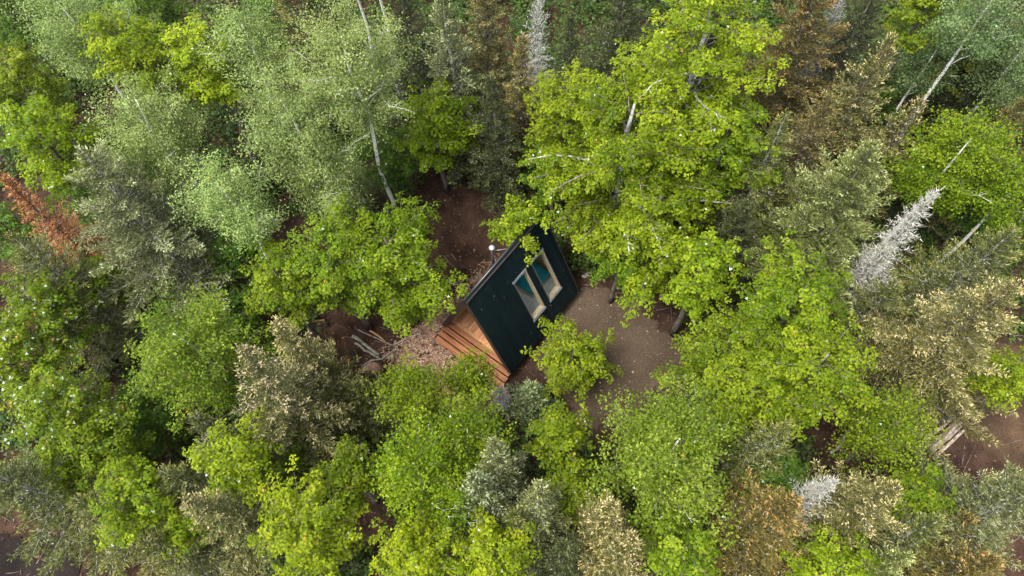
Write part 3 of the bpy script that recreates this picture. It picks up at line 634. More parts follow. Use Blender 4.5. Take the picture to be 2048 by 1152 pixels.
# kind, style, x, y, height, crown radius, lean x, lean y, label
TREES = [
 ('A', 'pale', -19.32, 27.20, 13, 2.17, 0, 0, 'pale grey-green aspen with a slanting white trunk, nearest the top left corner'),
 ('M', 'mid', -24.37, 27.84, 9, 2.29, 0, 0, 'mid-green maple at the left edge, below the pale corner aspen'),
 ('M', 'yellow', -16.48, 25.41, 13, 1.89, 0, 0, 'spiky yellow-green maple with white flecks between two pale aspens at upper left'),
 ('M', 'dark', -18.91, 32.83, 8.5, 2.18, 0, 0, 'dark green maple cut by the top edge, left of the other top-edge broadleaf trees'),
 ('M', 'yellow', -13.40, 25.27, 12.5, 2.14, 0, 0, 'broad yellow-green maple at upper left between the spiky one and the narrow pale aspen'),
 ('A', 'pale', -15.53, 22.18, 12.5, 2.35, 0, 0, 'large pale aspen directly above the silver spruce at left'),
 ('M', 'yellow', -20.87, 22.57, 11, 2.15, 0, 0, 'yellow-green maple at the left edge just above the orange dead spruce'),
 ('A', 'pale', -10.91, 24.83, 13, 1.64, 0, 0, 'narrow pale aspen left of the tall birch, reaching the top edge'),
 ('A', 'pale', -8.82, 20.84, 13.5, 2.38, 0, 0, 'big round pale aspen just left of the white-trunked birch'),
 ('A', 'pale', -8.25, 20.10, 10, 1.56, 0, 0, 'small pale aspen at the foot of the big round one, above the cabin-side maple'),
 ('A', 'birch', -6.10, 22.35, 14.5, 2.43, 0, 0, 'tall pale birch with a forked bright white trunk and long right-hand limb'),
 ('A', 'pale', -11.58, 18.15, 12, 1.85, 0, 0, 'pale aspen with grey twigs above the dark maple by the cabin-side ones'),
 ('M', 'yellow', -3.36, 24.04, 8, 2.11, 0, 0, 'slender pointed yellow-green maple right of the white birch trunk'),
 ('S', 'silver', -2.27, 25.50, 13, 2.26, 0, 0, 'tall silvery spruce beside the top edge, right of the pale birch'),
 ('S', 'dark', -0.41, 23.34, 10, 1.83, 0, 0, 'small dark olive spruce in shade, left of the largest maple'),
 ('S', 'brown', -0.58, 26.83, 13, 2.47, 0, 0, 'brown spruce cut by the top edge above the dark olive spruce'),
 ('D', 'lichen', 1.79, 26.24, 12, 1.82, 0, 0, 'standing dead conifer hung with grey lichen, above the left shoulder of the largest maple'),
 ('S', 'brown', 1.00, 24.67, 11, 1.75, 0, 0, 'brownish spruce with orange tip hugging the left side of the largest maple'),
 ('S', 'dark', -4.35, 27.32, 12, 2.65, 0, 0, 'dark yellow-brown spruce behind the bare birch trunks at the top edge'),
 ('A', 'trunks', -5.50, 28.31, 14, 1.33, 0, 0, 'bare-stemmed white birch at the top edge with thin green leaves'),
 ('A', 'trunks', -6.66, 29.01, 13, 1.15, 0, 0, 'second thin white birch stem leaning at the top edge, left of its twin'),
 ('S', 'brown', -9.91, 29.52, 11, 3.14, 0, 0, 'reddish brown spruce at the top edge above the pale aspens'),
 ('M', 'giant', 5.20, 19.94, 13, 4.28, 0, 0, 'largest maple, bright yellow-green, overhanging the back of the cabin roof'),
 ('M', 'lichen', 8.42, 22.98, 14, 3.68, 0, 0, 'big yellow maple with thick grey lichened limbs at the top edge'),
 ('M', 'yellow', 2.82, 22.50, 11, 2.03, 0, 0, 'bright maple crown joined to the left side of the largest maple'),
 ('M', 'yellow', 6.48, 17.63, 10, 2.98, 0, 0, "bright maple behind the cabin's back right corner"),
 ('M', 'mid', 5.19, 17.20, 7, 1.43, 0, 0, "low maple with bare grey twigs right behind the cabin's rear wall"),
 ('M', 'yellow', 8.20, 15.17, 9, 1.76, 0, 0, 'bright yellow-green maple above the bare bank right of the gravel pad'),
 ('M', 'yellow', 0.59, 18.62, 7.5, 1.30, 0, 0, 'leaning maple with bare lichened twigs touching the ridge of the roof'),
 ('S', 'rust', 13.82, 25.46, 13, 3.07, 0, 0, 'rust-brown spruce at the top edge right of the big yellow maple'),
 ('D', 'lichen', 15.37, 26.04, 11, 1.10, 0, 0, 'thin grey dead conifer against the rust-brown spruce at the top edge'),
 ('S', 'tan', 15.98, 22.23, 12, 2.63, 0, 0, 'tan spruce with a blunt pale top at upper right, left of the leaning birch trunk'),
 ('S', 'brown', 13.56, 20.48, 11, 2.61, 0, 0, 'brown spruce between the big yellow maple and the blunt tan spruce'),
 ('S', 'tan', 18.22, 21.30, 10, 1.85, 0, 0, 'pinkish tan spruce right below the blunt tan spruce'),
 ('S', 'silverg', 13.97, 17.05, 13, 4.79, 0, 0, 'large silver-green spruce with pale tips at right, above the brightest right-hand maple'),
 ('S', 'olive', 11.47, 19.56, 11, 2.93, 0, 0, 'shaded olive spruce right of the largest maple'),
 ('A', 'blue', 20.44, 23.69, 13.5, 1.81, 0, 0, 'blue-green birch with long leaning white trunk near the top right corner'),
 ('A', 'blue', 20.11, 24.55, 9, 1.25, 0, 0, 'small blue-green birch under the leaning white trunk'),
 ('M', 'orange', 21.89, 24.93, 9, 1.50, 0, 0, 'small maple with orange tinged leaves beside the leaning white trunk'),
 ('A', 'blue', 23.10, 23.40, 11, 1.70, 0, 0, 'blue-green aspen at the right edge below the corner'),
 ('M', 'mid', 19.39, 25.79, 11, 1.44, 0, 0, 'green maple at the top edge left of the blue-green birch'),
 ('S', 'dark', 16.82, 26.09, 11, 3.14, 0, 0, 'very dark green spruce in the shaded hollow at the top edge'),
 ('S', 'brown', 22.91, 25.32, 12, 2.84, 0, 0, 'brown spruce filling the top right corner'),
 ('B', 'mid', 19.80, 19.20, 10.5, 2.15, 0, 0, 'round rich green birch at right, above the dead white conifer tip'),
 ('B', 'mid', 22.33, 17.88, 9.5, 1.64, 0, 0, 'rich green birch at the right edge beside the round one'),
 ('S', 'brown', 22.76, 21.00, 10, 1.96, 0, 0, 'brown spruce at the right edge above the rich green birches'),
 ('D', 'white', 16.12, 15.29, 12.5, 1.45, 0, 0, 'tall dead conifer white with lichen, leaning right of the large silver-green spruce'),
 ('S', 'olive', 19.59, 14.30, 11, 3.32, 0, 0, 'olive tan spruce at the right edge below the bare brown gap'),
 ('S', 'tan', 17.37, 11.08, 13, 3.72, 0, 0, 'widest tan spruce at right with pale cone-heavy boughs'),
 ('S', 'olive', 16.12, 13.69, 8, 2.44, 0, 0, 'low olive spruce with grey inner twigs at the foot of the dead white conifer'),
 ('M', 'yellow', 11.55, 12.90, 10.5, 2.37, 0, 0, 'bright yellow-green maple with white flecks, upper one of the cluster right of the pad'),
 ('M', 'yellow', 11.40, 9.75, 11, 2.16, 0, 0, 'bright yellow-green maple at the right side of the cluster by the pad'),
 ('M', 'mid', 8.70, 11.52, 8.5, 2.07, 0, 0, 'green maple overhanging the right edge of the gravel pad'),
 ('M', 'yellow', 9.29, 9.37, 10, 1.91, 0, 0, 'yellow-green maple at the lower end of the cluster right of the pad'),
 ('M', 'yellow', 20.07, 9.70, 8, 1.10, 0, 0, 'yellow-green maple sprig at the right edge above the dirt track'),
 ('M', 'fine', 14.62, 7.80, 8.5, 1.63, 0, 0, 'fine-leaved green maple left of the log stack'),
 ('M', 'mid', 15.27, 5.29, 8, 1.09, 0, 0, 'light green maple just below the log stack'),
 ('S', 'olive', 9.27, 7.12, 10.5, 1.72, 0, 0, 'olive spruce with dark lower boughs below the bright cluster'),
 ('S', 'tan', 12.15, 4.77, 11.5, 2.75, 0, 0, 'tan spruce with pinkish grey cone top at lower right'),
 ('S', 'rust', 8.80, 4.50, 11, 2.40, 0, 0, 'orange-brown spruce left of the small snow-white dead conifer'),
 ('D', 'white', 10.62, 5.27, 10, 1.25, 0, 0, 'small snow-white dead conifer between two brown spruces at lower right'),
 ('M', 'yellow', 11.61, 2.86, 8, 1.68, 0, 0, 'yellow-green maple at the bottom edge under the snow-white dead conifer'),
 ('S', 'greyg', 17.51, 4.56, 11, 3.19, 0, 0, 'grey-green spruce at the right edge below the dirt track'),
 ('S', 'olive', 14.48, 3.92, 9, 2.56, 0, 0, 'olive spruce near the bottom right corner, left of the grey-green one'),
 ('S', 'silverg', 13.37, 2.90, 8.5, 1.68, 0, 0, 'silver-tipped spruce at the bottom edge, second from the right corner'),
 ('S', 'rust', 16.07, 2.54, 9, 2.24, 0, 0, 'orange-brown spruce in the bottom right corner'),
 ('B', 'light', 5.48, 6.86, 11.5, 2.71, 0, 0, 'broad dense light green birch below the gravel pad'),
 ('M', 'mid', 5.67, 3.62, 9, 1.51, 0, 0, 'yellow-green maple at the bottom edge under the broad birch'),
 ('S', 'tan', 2.89, 4.64, 11, 1.80, 0, 0, 'tan spruce below the gravel pad, upper of two close together'),
 ('S', 'tan', 3.43, 3.60, 10.5, 1.70, 0, 0, 'tan spruce with pinkish top at the bottom edge under its twin'),
 ('S', 'greyg', 0.54, 5.32, 11, 1.52, 0, 0, 'grey-green spruce with a pinkish grey tip, below the small silver sapling'),
 ('S', 'silver', -0.96, 6.96, 10.5, 1.56, 0, 0, 'silver spruce with yellowish top just below the cabin steps'),
 ('S', 'bluetip', -1.59, 5.76, 11, 1.66, 0, 0, 'spruce with a blue-white and pink crown in the bottom middle'),
 ('M', 'yellow', 1.43, 8.24, 8, 1.14, 0, 0, 'narrow yellow maple with an orange sprig, below the small silver sapling'),
 ('M', 'mid', 2.06, 6.30, 7, 1.22, 0, 0, 'green maple between the narrow yellow maple and the broad birch'),
 ('S', 'sapling', 0.67, 11.42, 3.6, 1.02, 0, 0, 'small silver spruce sapling on bare soil beside the cabin steps'),
 ('D', 'twig', -0.74, 11.65, 2.6, 0.44, 0, 0, 'small lichened dead sapling standing at the end of the bottom step'),
 ('B', 'bright', -4.14, 10.25, 8.5, 1.45, 0, 0, 'bright green birch with thin white twigs in front of the woodchips'),
 ('B', 'bright', -2.03, 11.51, 6.5, 0.94, 0, 0, "small bright birch leaning over the cabin's steps"),
 ('B', 'bright', -2.02, 7.93, 9.5, 1.47, 0, 0, 'bright green birch with a short white bare stem, below the steps'),
 ('B', 'bright', -3.90, 6.62, 10, 1.90, 0, 0, 'lowest bright green birch, below the one by the woodchips'),
 ('M', 'porch', 2.75, 12.98, 5, 1.76, 0, 0, 'small bright maple standing at the roof eave on the gravel pad'),
 ('M', 'yellow', -5.26, 16.53, 9.5, 2.96, 0, 0, 'bright maple left of the cabin, leaning over the woodchips'),
 ('M', 'mid', -7.59, 16.38, 10, 2.25, 0, 0, 'green maple behind the cabin-side maple, on its left'),
 ('M', 'mid', -10.07, 15.76, 9, 1.73, 0, 0, 'darker green maple between the silver spruce and the cabin-side maples'),
 ('S', 'silver', -16.42, 18.68, 13, 5.09, 0, 0, 'large silver-grey spruce at left, right of the orange dead spruce'),
 ('O', 'dead', -21.43, 19.74, 10.5, 1.58, 0, 0, 'dead spruce with bright orange-brown needles at the left edge'),
 ('S', 'olive', -20.50, 16.90, 10, 3.15, 0, 0, 'olive spruce with grey bare twigs under the orange dead one'),
 ('M', 'flower', -20.75, 15.19, 8.5, 2.08, 0, 0, 'maple dotted with white leaves at the left edge, under the olive spruce'),
 ('M', 'mid', -19.71, 17.72, 6, 1.19, 0, 0, 'small green maple in front of the large silver-grey spruce'),
 ('B', 'mid2', -13.14, 12.25, 10.5, 2.77, 0, 0, 'broad fine-leaved green birch at left, above the row of bottom spruces'),
 ('M', 'flower', -18.89, 10.28, 9, 2.11, 0, 0, 'green maple with many white leaves at the left edge, lower of two'),
 ('M', 'mid', -17.18, 8.68, 7.5, 1.73, 0, 0, 'green maple joined to the lower right of the white-flecked one'),
 ('M', 'dark', -17.06, 11.05, 5, 1.80, 0, 0, 'dark green low maple in shade between the two broad left trees'),
 ('S', 'tan', -8.88, 12.16, 10.5, 1.69, 0, 0, 'tan spruce with a narrow top, upper of the pair left of the boulder'),
 ('S', 'cone', -9.45, 10.27, 12, 2.95, 0, 0, 'pale tan cone-laden spruce, lower of the pair left of the boulder'),
 ('S', 'olive', -19.16, 7.26, 10, 3.16, 0, 0, 'brownish olive spruce streaked with white lichen in the lower left corner'),
 ('S', 'olive', -16.02, 6.17, 9, 2.02, 0, 0, 'olive spruce with white dead twigs beside the lower left dirt road'),
 ('M', 'yellow', -14.65, 6.21, 9, 1.39, 0, 0, 'yellow-green maple between spruces in the lower left'),
 ('M', 'yellow', -13.11, 5.30, 7, 0.77, 0, 0, 'small maple sprig left of the pinkish spruce at the bottom'),
 ('S', 'pink', -11.33, 5.64, 10, 2.06, 0, 0, 'pinkish tan spruce near the bottom edge at left'),
 ('S', 'olive', -12.93, 6.99, 9, 1.82, 0, 0, 'dark olive spruce above the pinkish one in the lower left'),
 ('M', 'yellow', -10.89, 7.73, 9, 1.56, 0, 0, 'yellow-green maple below the pale cone-laden spruce'),
 ('M', 'bright2', -7.75, 4.98, 10, 2.11, 0, 0, 'bright yellow maple with a dark hole in its right side at the bottom edge'),
 ('M', 'bright2', -3.98, 3.86, 9, 1.65, 0, 0, 'bright yellow maple at the bottom edge, left of the two bottom middle ones'),
 ('M', 'bright2', -1.19, 3.70, 9, 1.52, 0, 0, 'yellow-green maple at the bottom edge below the spruce with the blue-white crown'),
 ('M', 'mid', -6.85, 7.25, 7, 1.20, 0, 0, 'low green maple between the yellow maple and the bright birches'),
 ('S', 'greyg', -13.03, 9.68, 7, 1.51, 0, 0, 'small blue-grey spruce under the broad fine-leaved birch'),
 ('S', 'olive', -6.86, 11.43, 5, 1.71, 0, 0, 'low dark spruce beside the boulder left of the woodchips'),
 ('M', 'shrub', -7.89, 22.86, 4, 1.11, 0, 0, 'small pale grey-green maple bush at the foot of the forked white birch'),
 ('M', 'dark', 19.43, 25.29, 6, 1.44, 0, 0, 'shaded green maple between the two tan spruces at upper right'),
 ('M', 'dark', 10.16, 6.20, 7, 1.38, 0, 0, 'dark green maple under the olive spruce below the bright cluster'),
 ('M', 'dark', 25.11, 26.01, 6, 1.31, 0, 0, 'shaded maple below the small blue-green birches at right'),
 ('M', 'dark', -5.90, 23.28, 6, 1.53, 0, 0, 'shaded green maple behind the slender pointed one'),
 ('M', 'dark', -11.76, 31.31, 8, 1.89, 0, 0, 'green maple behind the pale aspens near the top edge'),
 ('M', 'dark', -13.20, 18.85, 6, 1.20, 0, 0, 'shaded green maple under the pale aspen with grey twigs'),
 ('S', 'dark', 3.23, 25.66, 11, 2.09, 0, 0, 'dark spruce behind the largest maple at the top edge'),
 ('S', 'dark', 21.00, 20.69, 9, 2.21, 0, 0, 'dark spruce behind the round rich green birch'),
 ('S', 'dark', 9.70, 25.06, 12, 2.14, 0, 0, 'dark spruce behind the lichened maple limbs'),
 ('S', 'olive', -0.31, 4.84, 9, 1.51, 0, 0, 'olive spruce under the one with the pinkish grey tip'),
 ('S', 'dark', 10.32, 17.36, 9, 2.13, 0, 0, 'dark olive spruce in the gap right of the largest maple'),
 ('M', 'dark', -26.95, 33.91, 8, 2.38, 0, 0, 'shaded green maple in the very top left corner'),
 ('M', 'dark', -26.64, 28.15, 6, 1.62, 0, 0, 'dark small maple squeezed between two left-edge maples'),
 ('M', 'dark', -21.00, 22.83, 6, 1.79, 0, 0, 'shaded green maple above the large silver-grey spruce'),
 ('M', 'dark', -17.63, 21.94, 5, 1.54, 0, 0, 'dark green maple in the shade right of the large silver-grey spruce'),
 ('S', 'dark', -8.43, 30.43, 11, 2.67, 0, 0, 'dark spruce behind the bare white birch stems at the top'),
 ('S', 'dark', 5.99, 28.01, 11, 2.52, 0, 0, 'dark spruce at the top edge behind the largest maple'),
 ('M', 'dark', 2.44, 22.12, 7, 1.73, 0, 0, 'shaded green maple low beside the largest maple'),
 ('S', 'olive', 14.48, 14.80, 7, 1.88, 0, 0, 'low olive spruce under the large silver-green one'),
 ('M', 'dark', 23.20, 19.31, 5, 1.37, 0, 0, 'low green maple by the brown bare soil at right'),
 ('M', 'dark', -10.49, 9.05, 5, 1.53, 0, 0, 'low dark green maple below the pale cone-laden spruce'),
 ('S', 'olive', -13.56, 4.82, 8, 1.94, 0, 0, 'olive spruce at the bottom edge, left of the pinkish one'),
 ('S', 'dark', 1.41, 3.90, 8, 1.53, 0, 0, 'dark spruce at the bottom edge between bright maple and tan spruce'),
 ('M', 'dark', 9.28, 8.58, 6, 1.48, 0, 0, 'shaded green maple right of the broad light birch'),
 ('S', 'dark', -9.07, 4.03, 7, 1.62, 0, 0, 'dark spruce at the bottom edge beside the bright yellow maple'),
 ('S', 'olive', 12.26, 4.38, 7, 1.68, 0, 0, 'small olive spruce under the tan one with the pinkish cone top'),
 ('S', 'brown', 16.30, 4.18, 8, 1.76, 0, 0, 'brownish spruce between the two olive spruces in the lower right'),
 ('M', 'dark', -13.75, 15.97, 5, 1.43, 0, 0, 'shaded low maple above the broad fine-leaved birch'),
 ('S', 'dark', 22.50, 24.09, 10, 2.71, 0, 0, 'dark spruce behind the blue-green aspen near the top right'),
 ('S', 'dark', -2.40, 26.18, 9, 2.08, 0, 0, 'dark spruce behind the tall silvery one at the top'),
 ('M', 'flower', -22.16, 13.16, 8, 1.82, 0, 0, 'white-flecked maple cut by the left edge, between the two other white-flecked maples'),
 ('M', 'yellow', 9.67, 20.29, 11, 2.38, 0, 0, 'bright maple crown joined to the right side of the largest maple'),
 ('M', 'mid', -18.68, 8.27, 7, 1.22, 0, 0, 'green maple between the two lower left olive spruces and the white-flecked maple'),
 ('M', 'dark', -25.11, 20.89, 6, 1.29, 0, 0, 'shaded green maple at the left edge, tucked under the orange dead spruce'),
]
total = 0
for i, (kind, style, x, y, h, R, lx, ly, label) in enumerate(TREES):
    nm, grp = GROUPS[kind]
    if kind == 'A' and style in ('birch', 'trunks', 'blue'): nm = 'birch_tree'
    fn = conifer if kind in 'SDO' else leafy
    o, n = fn(nm, label, kind, style, x, y, h, R, 100 + i * 7, (lx, ly))
    tag(o, label, 'tree', grp if kind != 'O' else None); total += n
print('leaf faces', total)

# ------------------------------------------------------------------ forest floor: litter, chips, undergrowth, logs, stones
def inside_cabin(x, y, mrg=0.0):
    u, v = cabin_xy(x, y); return (u > -1.2 - mrg) & (u < LEN + mrg) & (np.abs(v) < W2 + .1 + mrg)
def scatter(name, n, lo, hi, ok, L, Wd, z, mat, seed, tilt=.35, rise=.01):
    rng = np.random.default_rng(seed)
    x = rng.uniform(lo[0], hi[0], n); y = rng.uniform(lo[1], hi[1], n); k = ok(x, y, rng); x, y = x[k], y[k]; n = len(x)
    P = np.stack([x, y, gz(x, y) + rise + rng.uniform(0, z, n)], 1)
    a = rng.uniform(0, 6.283, n); D = np.stack([np.cos(a), np.sin(a), rng.normal(0, tilt, n) * .6], 1)
    N = nrm(np.stack([rng.normal(0, tilt, n), rng.normal(0, tilt, n), np.ones(n)], 1))
    s = rng.uniform(.6, 1.3, n)
    V, Qd, tn = kites(P, D, N, L * s, Wd * s, np.clip(rng.normal(.5, .25, n), 0, 1))
    o = link(name, np_mesh(name, V, Qd, None, tn), mat); tag(o, kind='stuff'); return o
CHIP = leaf_mat('wood_chip', [(0, (.12, .070, .046)), (.5, (.33, .21, .145)), (1, (.54, .39, .28))], 0, .8, 0, 0, .2)
LITTER = leaf_mat('dead_leaf', [(0, (.014, .008, .006)), (.5, (.058, .032, .021)), (.9, (.12, .066, .04)), (1, (.20, .11, .065))], 0, .85, 0, 0, .15)
FERN = leaf_mat('undergrowth_leaf', [(0, (.020, .048, .006)), (.5, (.040, .080, .009)), (1, (.08, .13, .016))], .35, .5, 0, 0, .25)
def chips_ok(x, y, rng):
    return (chip_d(x, y) + rng.uniform(-.5, .5, len(x)) < 0) & ~inside_cabin(x, y)
o = scatter('wood_chips', 26000, (-8, 11), (2, 22), chips_ok, .105, .05, .03, CHIP, 11); tag(o, 'pale brown wood chips spread left of the cabin')
def lit_ok(x, y, rng): return ~inside_cabin(x, y) & (pad_d(x, y) > -.25 + rng.uniform(-.6, .5, len(x))) & ~((np.hypot((x - 24.5) / 2.6, (y - 10.2) / 3.4) < 1) & (rng.random(len(x)) < .85))
o = scatter('leaf_litter', 45000, (-30, 3), (31, 42), lit_ok, .15, .11, .03, LITTER, 12); tag(o, 'dead brown leaves covering the forest floor')
PEB = leaf_mat('pad_pebble', [(0, (.020, .014, .011)), (.5, (.060, .044, .034)), (.9, (.095, .076, .06)), (1, (.18, .155, .13))], 0, .9, 0, 0, .15)
o = scatter('pebbles', 14000, (0.5, 10), (9.5, 18.5), lambda x, y, r: (pad_d(x, y) + .1 * r.normal(0, 1, len(x)) < .1) & ~inside_cabin(x, y), .055, .05, .006, PEB, 17, rise=.02); tag(o, 'loose pebbles over the gravel pad')
o = scatter('fallen_leaves', 110, (0.5, 10), (9, 18.5), lambda x, y, r: (pad_d(x, y) < 0) & ~inside_cabin(x, y), .075, .06, .01, CHIP, 13, rise=.02); tag(o, 'scattered dry leaves on the gravel pad')
rng = np.random.default_rng(14)
n = 26; uu = rng.uniform(FX + .1, LEN - .1, n); sv = rng.uniform(.3, slen(-1) - .1, n)
P = np.array([list(cabin.matrix_basis @ (MR @ Vector((a, b, .05)))) for a, b in zip(uu, sv)])
nn_ = np.array(list(cabin.matrix_basis.to_3x3() @ (MR.to_3x3() @ Vector((0, 0, 1)))))
V, Qd, tn = kites(P, nrm(np.cross(rng.normal(0, 1, (n, 3)), nn_)), np.repeat(nn_[None], n, 0) + rng.normal(0, .15, (n, 3)), rng.uniform(.035, .06, n), rng.uniform(.03, .045, n), rng.uniform(.1, .8, n))
o = link('roof_debris', np_mesh('roof_debris', V, Qd, None, tn), CHIP); tag(o, 'bits of dry leaf lying on the black roof', kind='stuff')
# twigs on the ground
T = Tubes(); rng = np.random.default_rng(15)
for _ in range(1500):
    x, y = rng.uniform(-28, 29), rng.uniform(4, 40)
    if pad_d(x, y) < .1 or inside_cabin(np.array(x), np.array(y), .2): continue
    a = rng.uniform(0, 6.28); L = rng.uniform(.3, 1.3); z = float(gz(np.array(x), np.array(y))) + .04
    dx, dy = math.cos(a) * L, math.sin(a) * L
    T.add([(x, y, z), (x + dx * .5, y + dy * .5 + rng.normal(0, .05), z + rng.uniform(0, .1)), (x + dx, y + dy, float(gz(np.array(x + dx), np.array(y + dy))) + .04)], [.014, .011, .006], 3)
o = link('fallen_twigs', T.mesh('fallen_twigs'), noise_mat('dry_twig', (.09, .075, .06), (.30, .26, .22), 3, .9, .1, rand=.0)); tag(o, 'thin dry twigs lying over the forest floor', kind='stuff')
# undergrowth
rng = np.random.default_rng(16)
cx, cy = rng.uniform(-32, 33, 9500), rng.uniform(2, 47, 9500)
u, v = cabin_xy(cx, cy)
okc = (pad_d(cx, cy) > .9) & ~inside_cabin(cx, cy, 1.0) & ~((np.hypot(cx + 4.2, cy - 16) < 4.2)) & (np.hypot(cx + 2.7, cy - 22.5) > 2.6) & (np.hypot(cx - 24.5, cy - 10.2) > 3.2) & (np.hypot(cx + 8.5, cy - 15.4) > 2.4) & (np.hypot(cx + 7.2, cy - 6.4) > 1.6) & (np.hypot(cx + 23.5, cy - 4.9) > 3.4) & (fbm(cx * 1.3 + 40, cy * 1.3) > -.95) & (np.hypot(cx - 20.8, cy - 8.9) > 1.7) & (np.hypot(cx - 16.0, cy - 9.2) > 1.9)
cx, cy = cx[okc], cy[okc]; m_ = len(cx); k = 26
hh = rng.uniform(.2, 1.2, m_) + 1.6 * rng.uniform(0, 1, m_) * (fbm(cx * 1.3 + 40, cy * 1.3) > .15); P = np.stack([cx, cy, gz(cx, cy)], 1).repeat(k, 0); n = len(P)
rad = rng.uniform(.25, .75, m_).repeat(k)
P = P + rng.normal(0, 1, (n, 3)) * np.stack([rad * .6, rad * .6, rad * 0], 1); P[:, 2] += hh.repeat(k) * rng.uniform(.3, 1, n)
D = nrm(rng.normal(0, 1, (n, 3)) * np.array([1, 1, .35])); N = nrm(rng.normal(0, .4, (n, 3)) + np.array([0, 0, 1.0])); s = rng.uniform(.7, 1.3, n)
V, Td, tn = blades(P, D, N, .18 * s, .15 * s, np.clip(rng.normal(.45, .15, m_).repeat(k) + rng.normal(0, .15, n), 0, 1))
o = link('undergrowth', np_mesh('undergrowth', V, None, Td, tn), FERN); tag(o, 'low green undergrowth beneath the trees', kind='stuff')

LOGG = noise_mat('grey_log', (.12, .11, .095), (.30, .29, .255), 6, .95, .1, (1, 1, 1), .5, rand=.2)
LOGO = noise_mat('peeled_log', (.25, .12, .055), (.42, .22, .11), 5, .8, .2, (1, 1, 1), .3, rand=.15)
LOGC = noise_mat('cut_wood', (.34, .22, .13), (.5, .35, .22), 12, .8, .2)
def log(name, label, cat, p0, p1, r, mat, group=None, sides=9, seed=0, lift=None):
    rng = np.random.default_rng(seed + 900)
    p0 = np.array(p0, float); p1 = np.array(p1, float)
    if lift is None:
        for p in (p0, p1): p[2] += float(gz(np.array(p[0]), np.array(p[1]))) + r
    t = np.linspace(0, 1, 6)[:, None]; pts = p0 + (p1 - p0) * t; w = rng.normal(0, r * .25, pts.shape); w[0] = w[-1] = 0; pts += w
    c = (p0 + p1) / 2
    root = empty(name, (c[0], c[1], c[2] - r)); off = np.array([c[0], c[1], c[2] - r])
    tube_obj('stem', pts - off, r * np.linspace(1.05, .82, 6) * rng.uniform(.93, 1.07, 6), mat, root, sides)
    d = nrm(p1 - p0)
    for e, s_ in ((pts[0], -1), (pts[-1], 1)):
        tube_obj('cut_end', [e - off, e - off + d * s_ * .012], [r * .80, r * .78], LOGC, root, sides)
    return tag(root, label, cat, group)
L_ = 'fallen logs left of the cabin'
log('fallen_log', 'thick lichened grey log lying left of the woodchips, uppermost of its heap', 'log', (-8.45, 15.95, 0), (-7.05, 14.85, 0), .09, LOGG, L_, seed=1)
log('fallen_log', 'grey log lying just below the thick lichened one', 'log', (-8.3, 15.55, 0), (-7.0, 14.62, 0), .065, LOGG, L_, seed=2)
log('fallen_log', 'peeled orange-brown log crossing the grey heap at left', 'log', (-7.75, 16.4, .05), (-6.75, 15.55, .05), .06, LOGO, L_, seed=3)
log('fallen_log', 'thin dark grey pole above the log heap', 'log', (-8.2, 16.3, .03), (-6.1, 15.2, .03), .035, LOGG, L_, seed=4)
log('fallen_log', 'thin forked grey pole near the woodchip edge', 'log', (-6.3, 15.4, 0), (-4.9, 16.0, 0), .03, LOGG, L_, seed=5)
log('fallen_log', 'short orange-brown stick in the dark litter beside the tan spruce', 'log', (-10.55, 15.6, 0), (-10.45, 14.9, 0), .06, LOGO, L_, seed=6)
log('fallen_log', 'small upright-lying orange stick below the log heap', 'log', (-8.6, 14.6, 0), (-8.5, 14.0, 0), .055, LOGO, L_, seed=7)
log('fallen_log', 'orange-brown pole half hidden under the maples left of the cabin', 'log', (-11.0, 16.9, 0), (-10.0, 16.95, 0), .06, LOGO, L_, seed=8)
S_ = 'logs stacked by the dirt track'
LOGW = noise_mat('weathered_log', (.15, .11, .085), (.40, .33, .27), 5, .9, .15, (1, 1, 1), .4, rand=.18)
for k, (off, zz, lab) in enumerate(((0, 0, 'frontmost log of the stack beside the right-hand dirt track'), (.26, 0, 'second log from the front of the stack by the right-hand track'),
        (.55, 0, 'third log from the front of the stack by the right-hand track'), (.84, 0, 'rearmost log of the stack by the right-hand track'), (.40, .2, 'log lying on top of the stack by the right-hand track'))):
    log('stacked_log', lab, 'log', (19.85 - off * .45, 8.15 + off * .9, zz), (21.55 - off * .3, 9.35 + off * .9, zz * .8), .092, LOGW, S_, seed=20 + k)
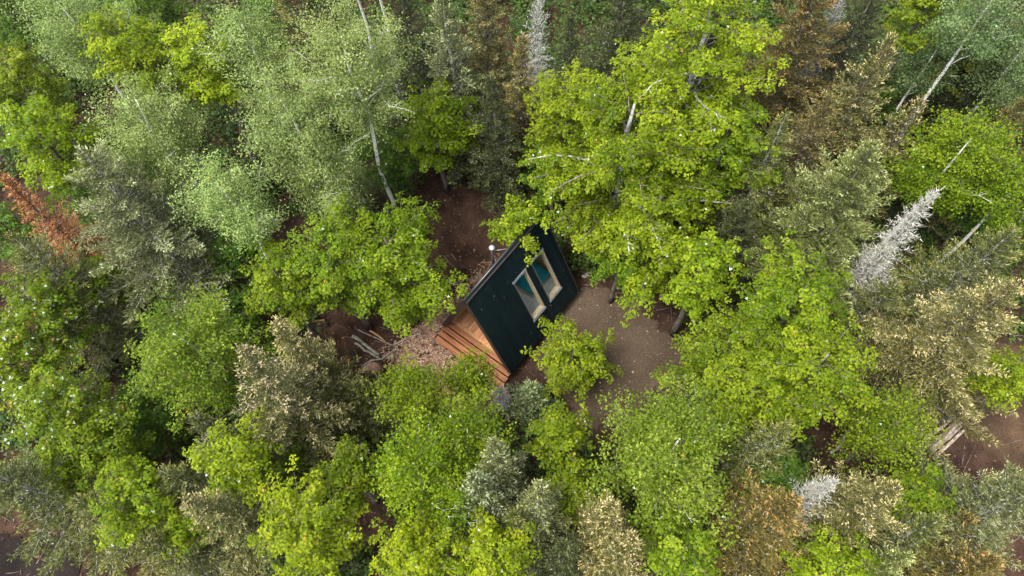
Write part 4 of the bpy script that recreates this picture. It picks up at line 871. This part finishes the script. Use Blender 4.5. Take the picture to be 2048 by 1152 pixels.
# dead bough in the gap at lower right
def bough(label, pts, r, mat):
    P = np.array(pts, float)
    for p in P: p[2] += float(gz(np.array(p[0]), np.array(p[1]))) + r
    root = empty('fallen_branch', P[0]); tube_obj('stem', P - P[0], np.linspace(r, r * .35, len(P)), mat, root, 6)
    rng = np.random.default_rng(len(label))
    for k in (2, 3, 4):
        a = rng.uniform(0, 6.28); q = P[min(k, len(P) - 1)] - P[0]
        tube_obj('twig', [q, q + np.array([math.cos(a) * .3, math.sin(a) * .3, .12]), q + np.array([math.cos(a + .3) * .6, math.sin(a + .3) * .6, .15])], [r * .4, r * .3, r * .15], mat, root, 4)
    tag(root, label, 'branch', 'fallen branches')
bough('crooked pale branch lying in the dark gap under the right-hand maples', [(14.9, 8.6, .1), (15.4, 8.9, .2), (15.8, 9.5, .25), (16.5, 9.85, .2), (17.2, 9.8, .1), (17.9, 9.9, .05)], .075, LOGG)
bough('grey lichened branch on the litter at the end of the log heap', [(-7.9, 14.2, .05), (-7.4, 14.5, .12), (-6.9, 14.55, .1), (-6.5, 14.9, .05), (-6.2, 15.0, .02)], .06, DEADG and LOGG)

STONE = noise_mat('brown_stone', (.14, .075, .05), (.30, .18, .13), 2.5, .9, .2, (1, 1, 1), .6, fine=9)
STONEG = noise_mat('pale_stone', (.20, .17, .15), (.38, .34, .30), 3, .9, .2, (1, 1, 1), .5)
def stone(label, x, y, r, mat, sz=(1, .8, .6), seed=0):
    bm = bmesh.new(); bmesh.ops.create_icosphere(bm, subdivisions=3, radius=r)
    rng = random.Random(seed); dirs = [(Vector((rng.gauss(0, 1), rng.gauss(0, 1), rng.gauss(0, 1))).normalized(), rng.uniform(.62, .92)) for _ in range(9)]
    for v in bm.verts:
        for d, c in dirs:
            e = v.co.dot(d) - c * r
            if e > 0: v.co -= d * e * .85
        v.co = Vector((v.co.x * sz[0], v.co.y * sz[1], v.co.z * sz[2]))
    o = bm_obj('stone', bm, mat); o.location = (x, y, float(gz(np.array(x), np.array(y))) + r * sz[2] * .45); o.rotation_euler[2] = rng.uniform(0, 6)
    return tag(o, label, 'stone', 'loose stones')
stone('big brown boulder at the lower left end of the woodchips', -7.3, 14.0, .5, STONE, (1, .9, .75), 1)
stone('round brown stone on the bank right of the gravel pad', 8.0, 17.3, .26, STONE, (1, .85, .7), 2)
stone('pale small stone in the litter beside the log heap, far left', -9.75, 15.25, .20, STONEG, (1.2, .7, .6), 3)
stone('flat grey stone behind the cabin\'s back right eave', 4.1, 18.95, .22, STONEG, (1.4, .8, .4), 4)
stone('small pale stone alone on the gravel pad', 5.9, 13.2, .07, STONEG, (1, .8, .6), 5)
stone('small brown stone where the bank meets the gravel pad', 6.8, 17.0, .13, STONE, (1, .8, .6), 6)
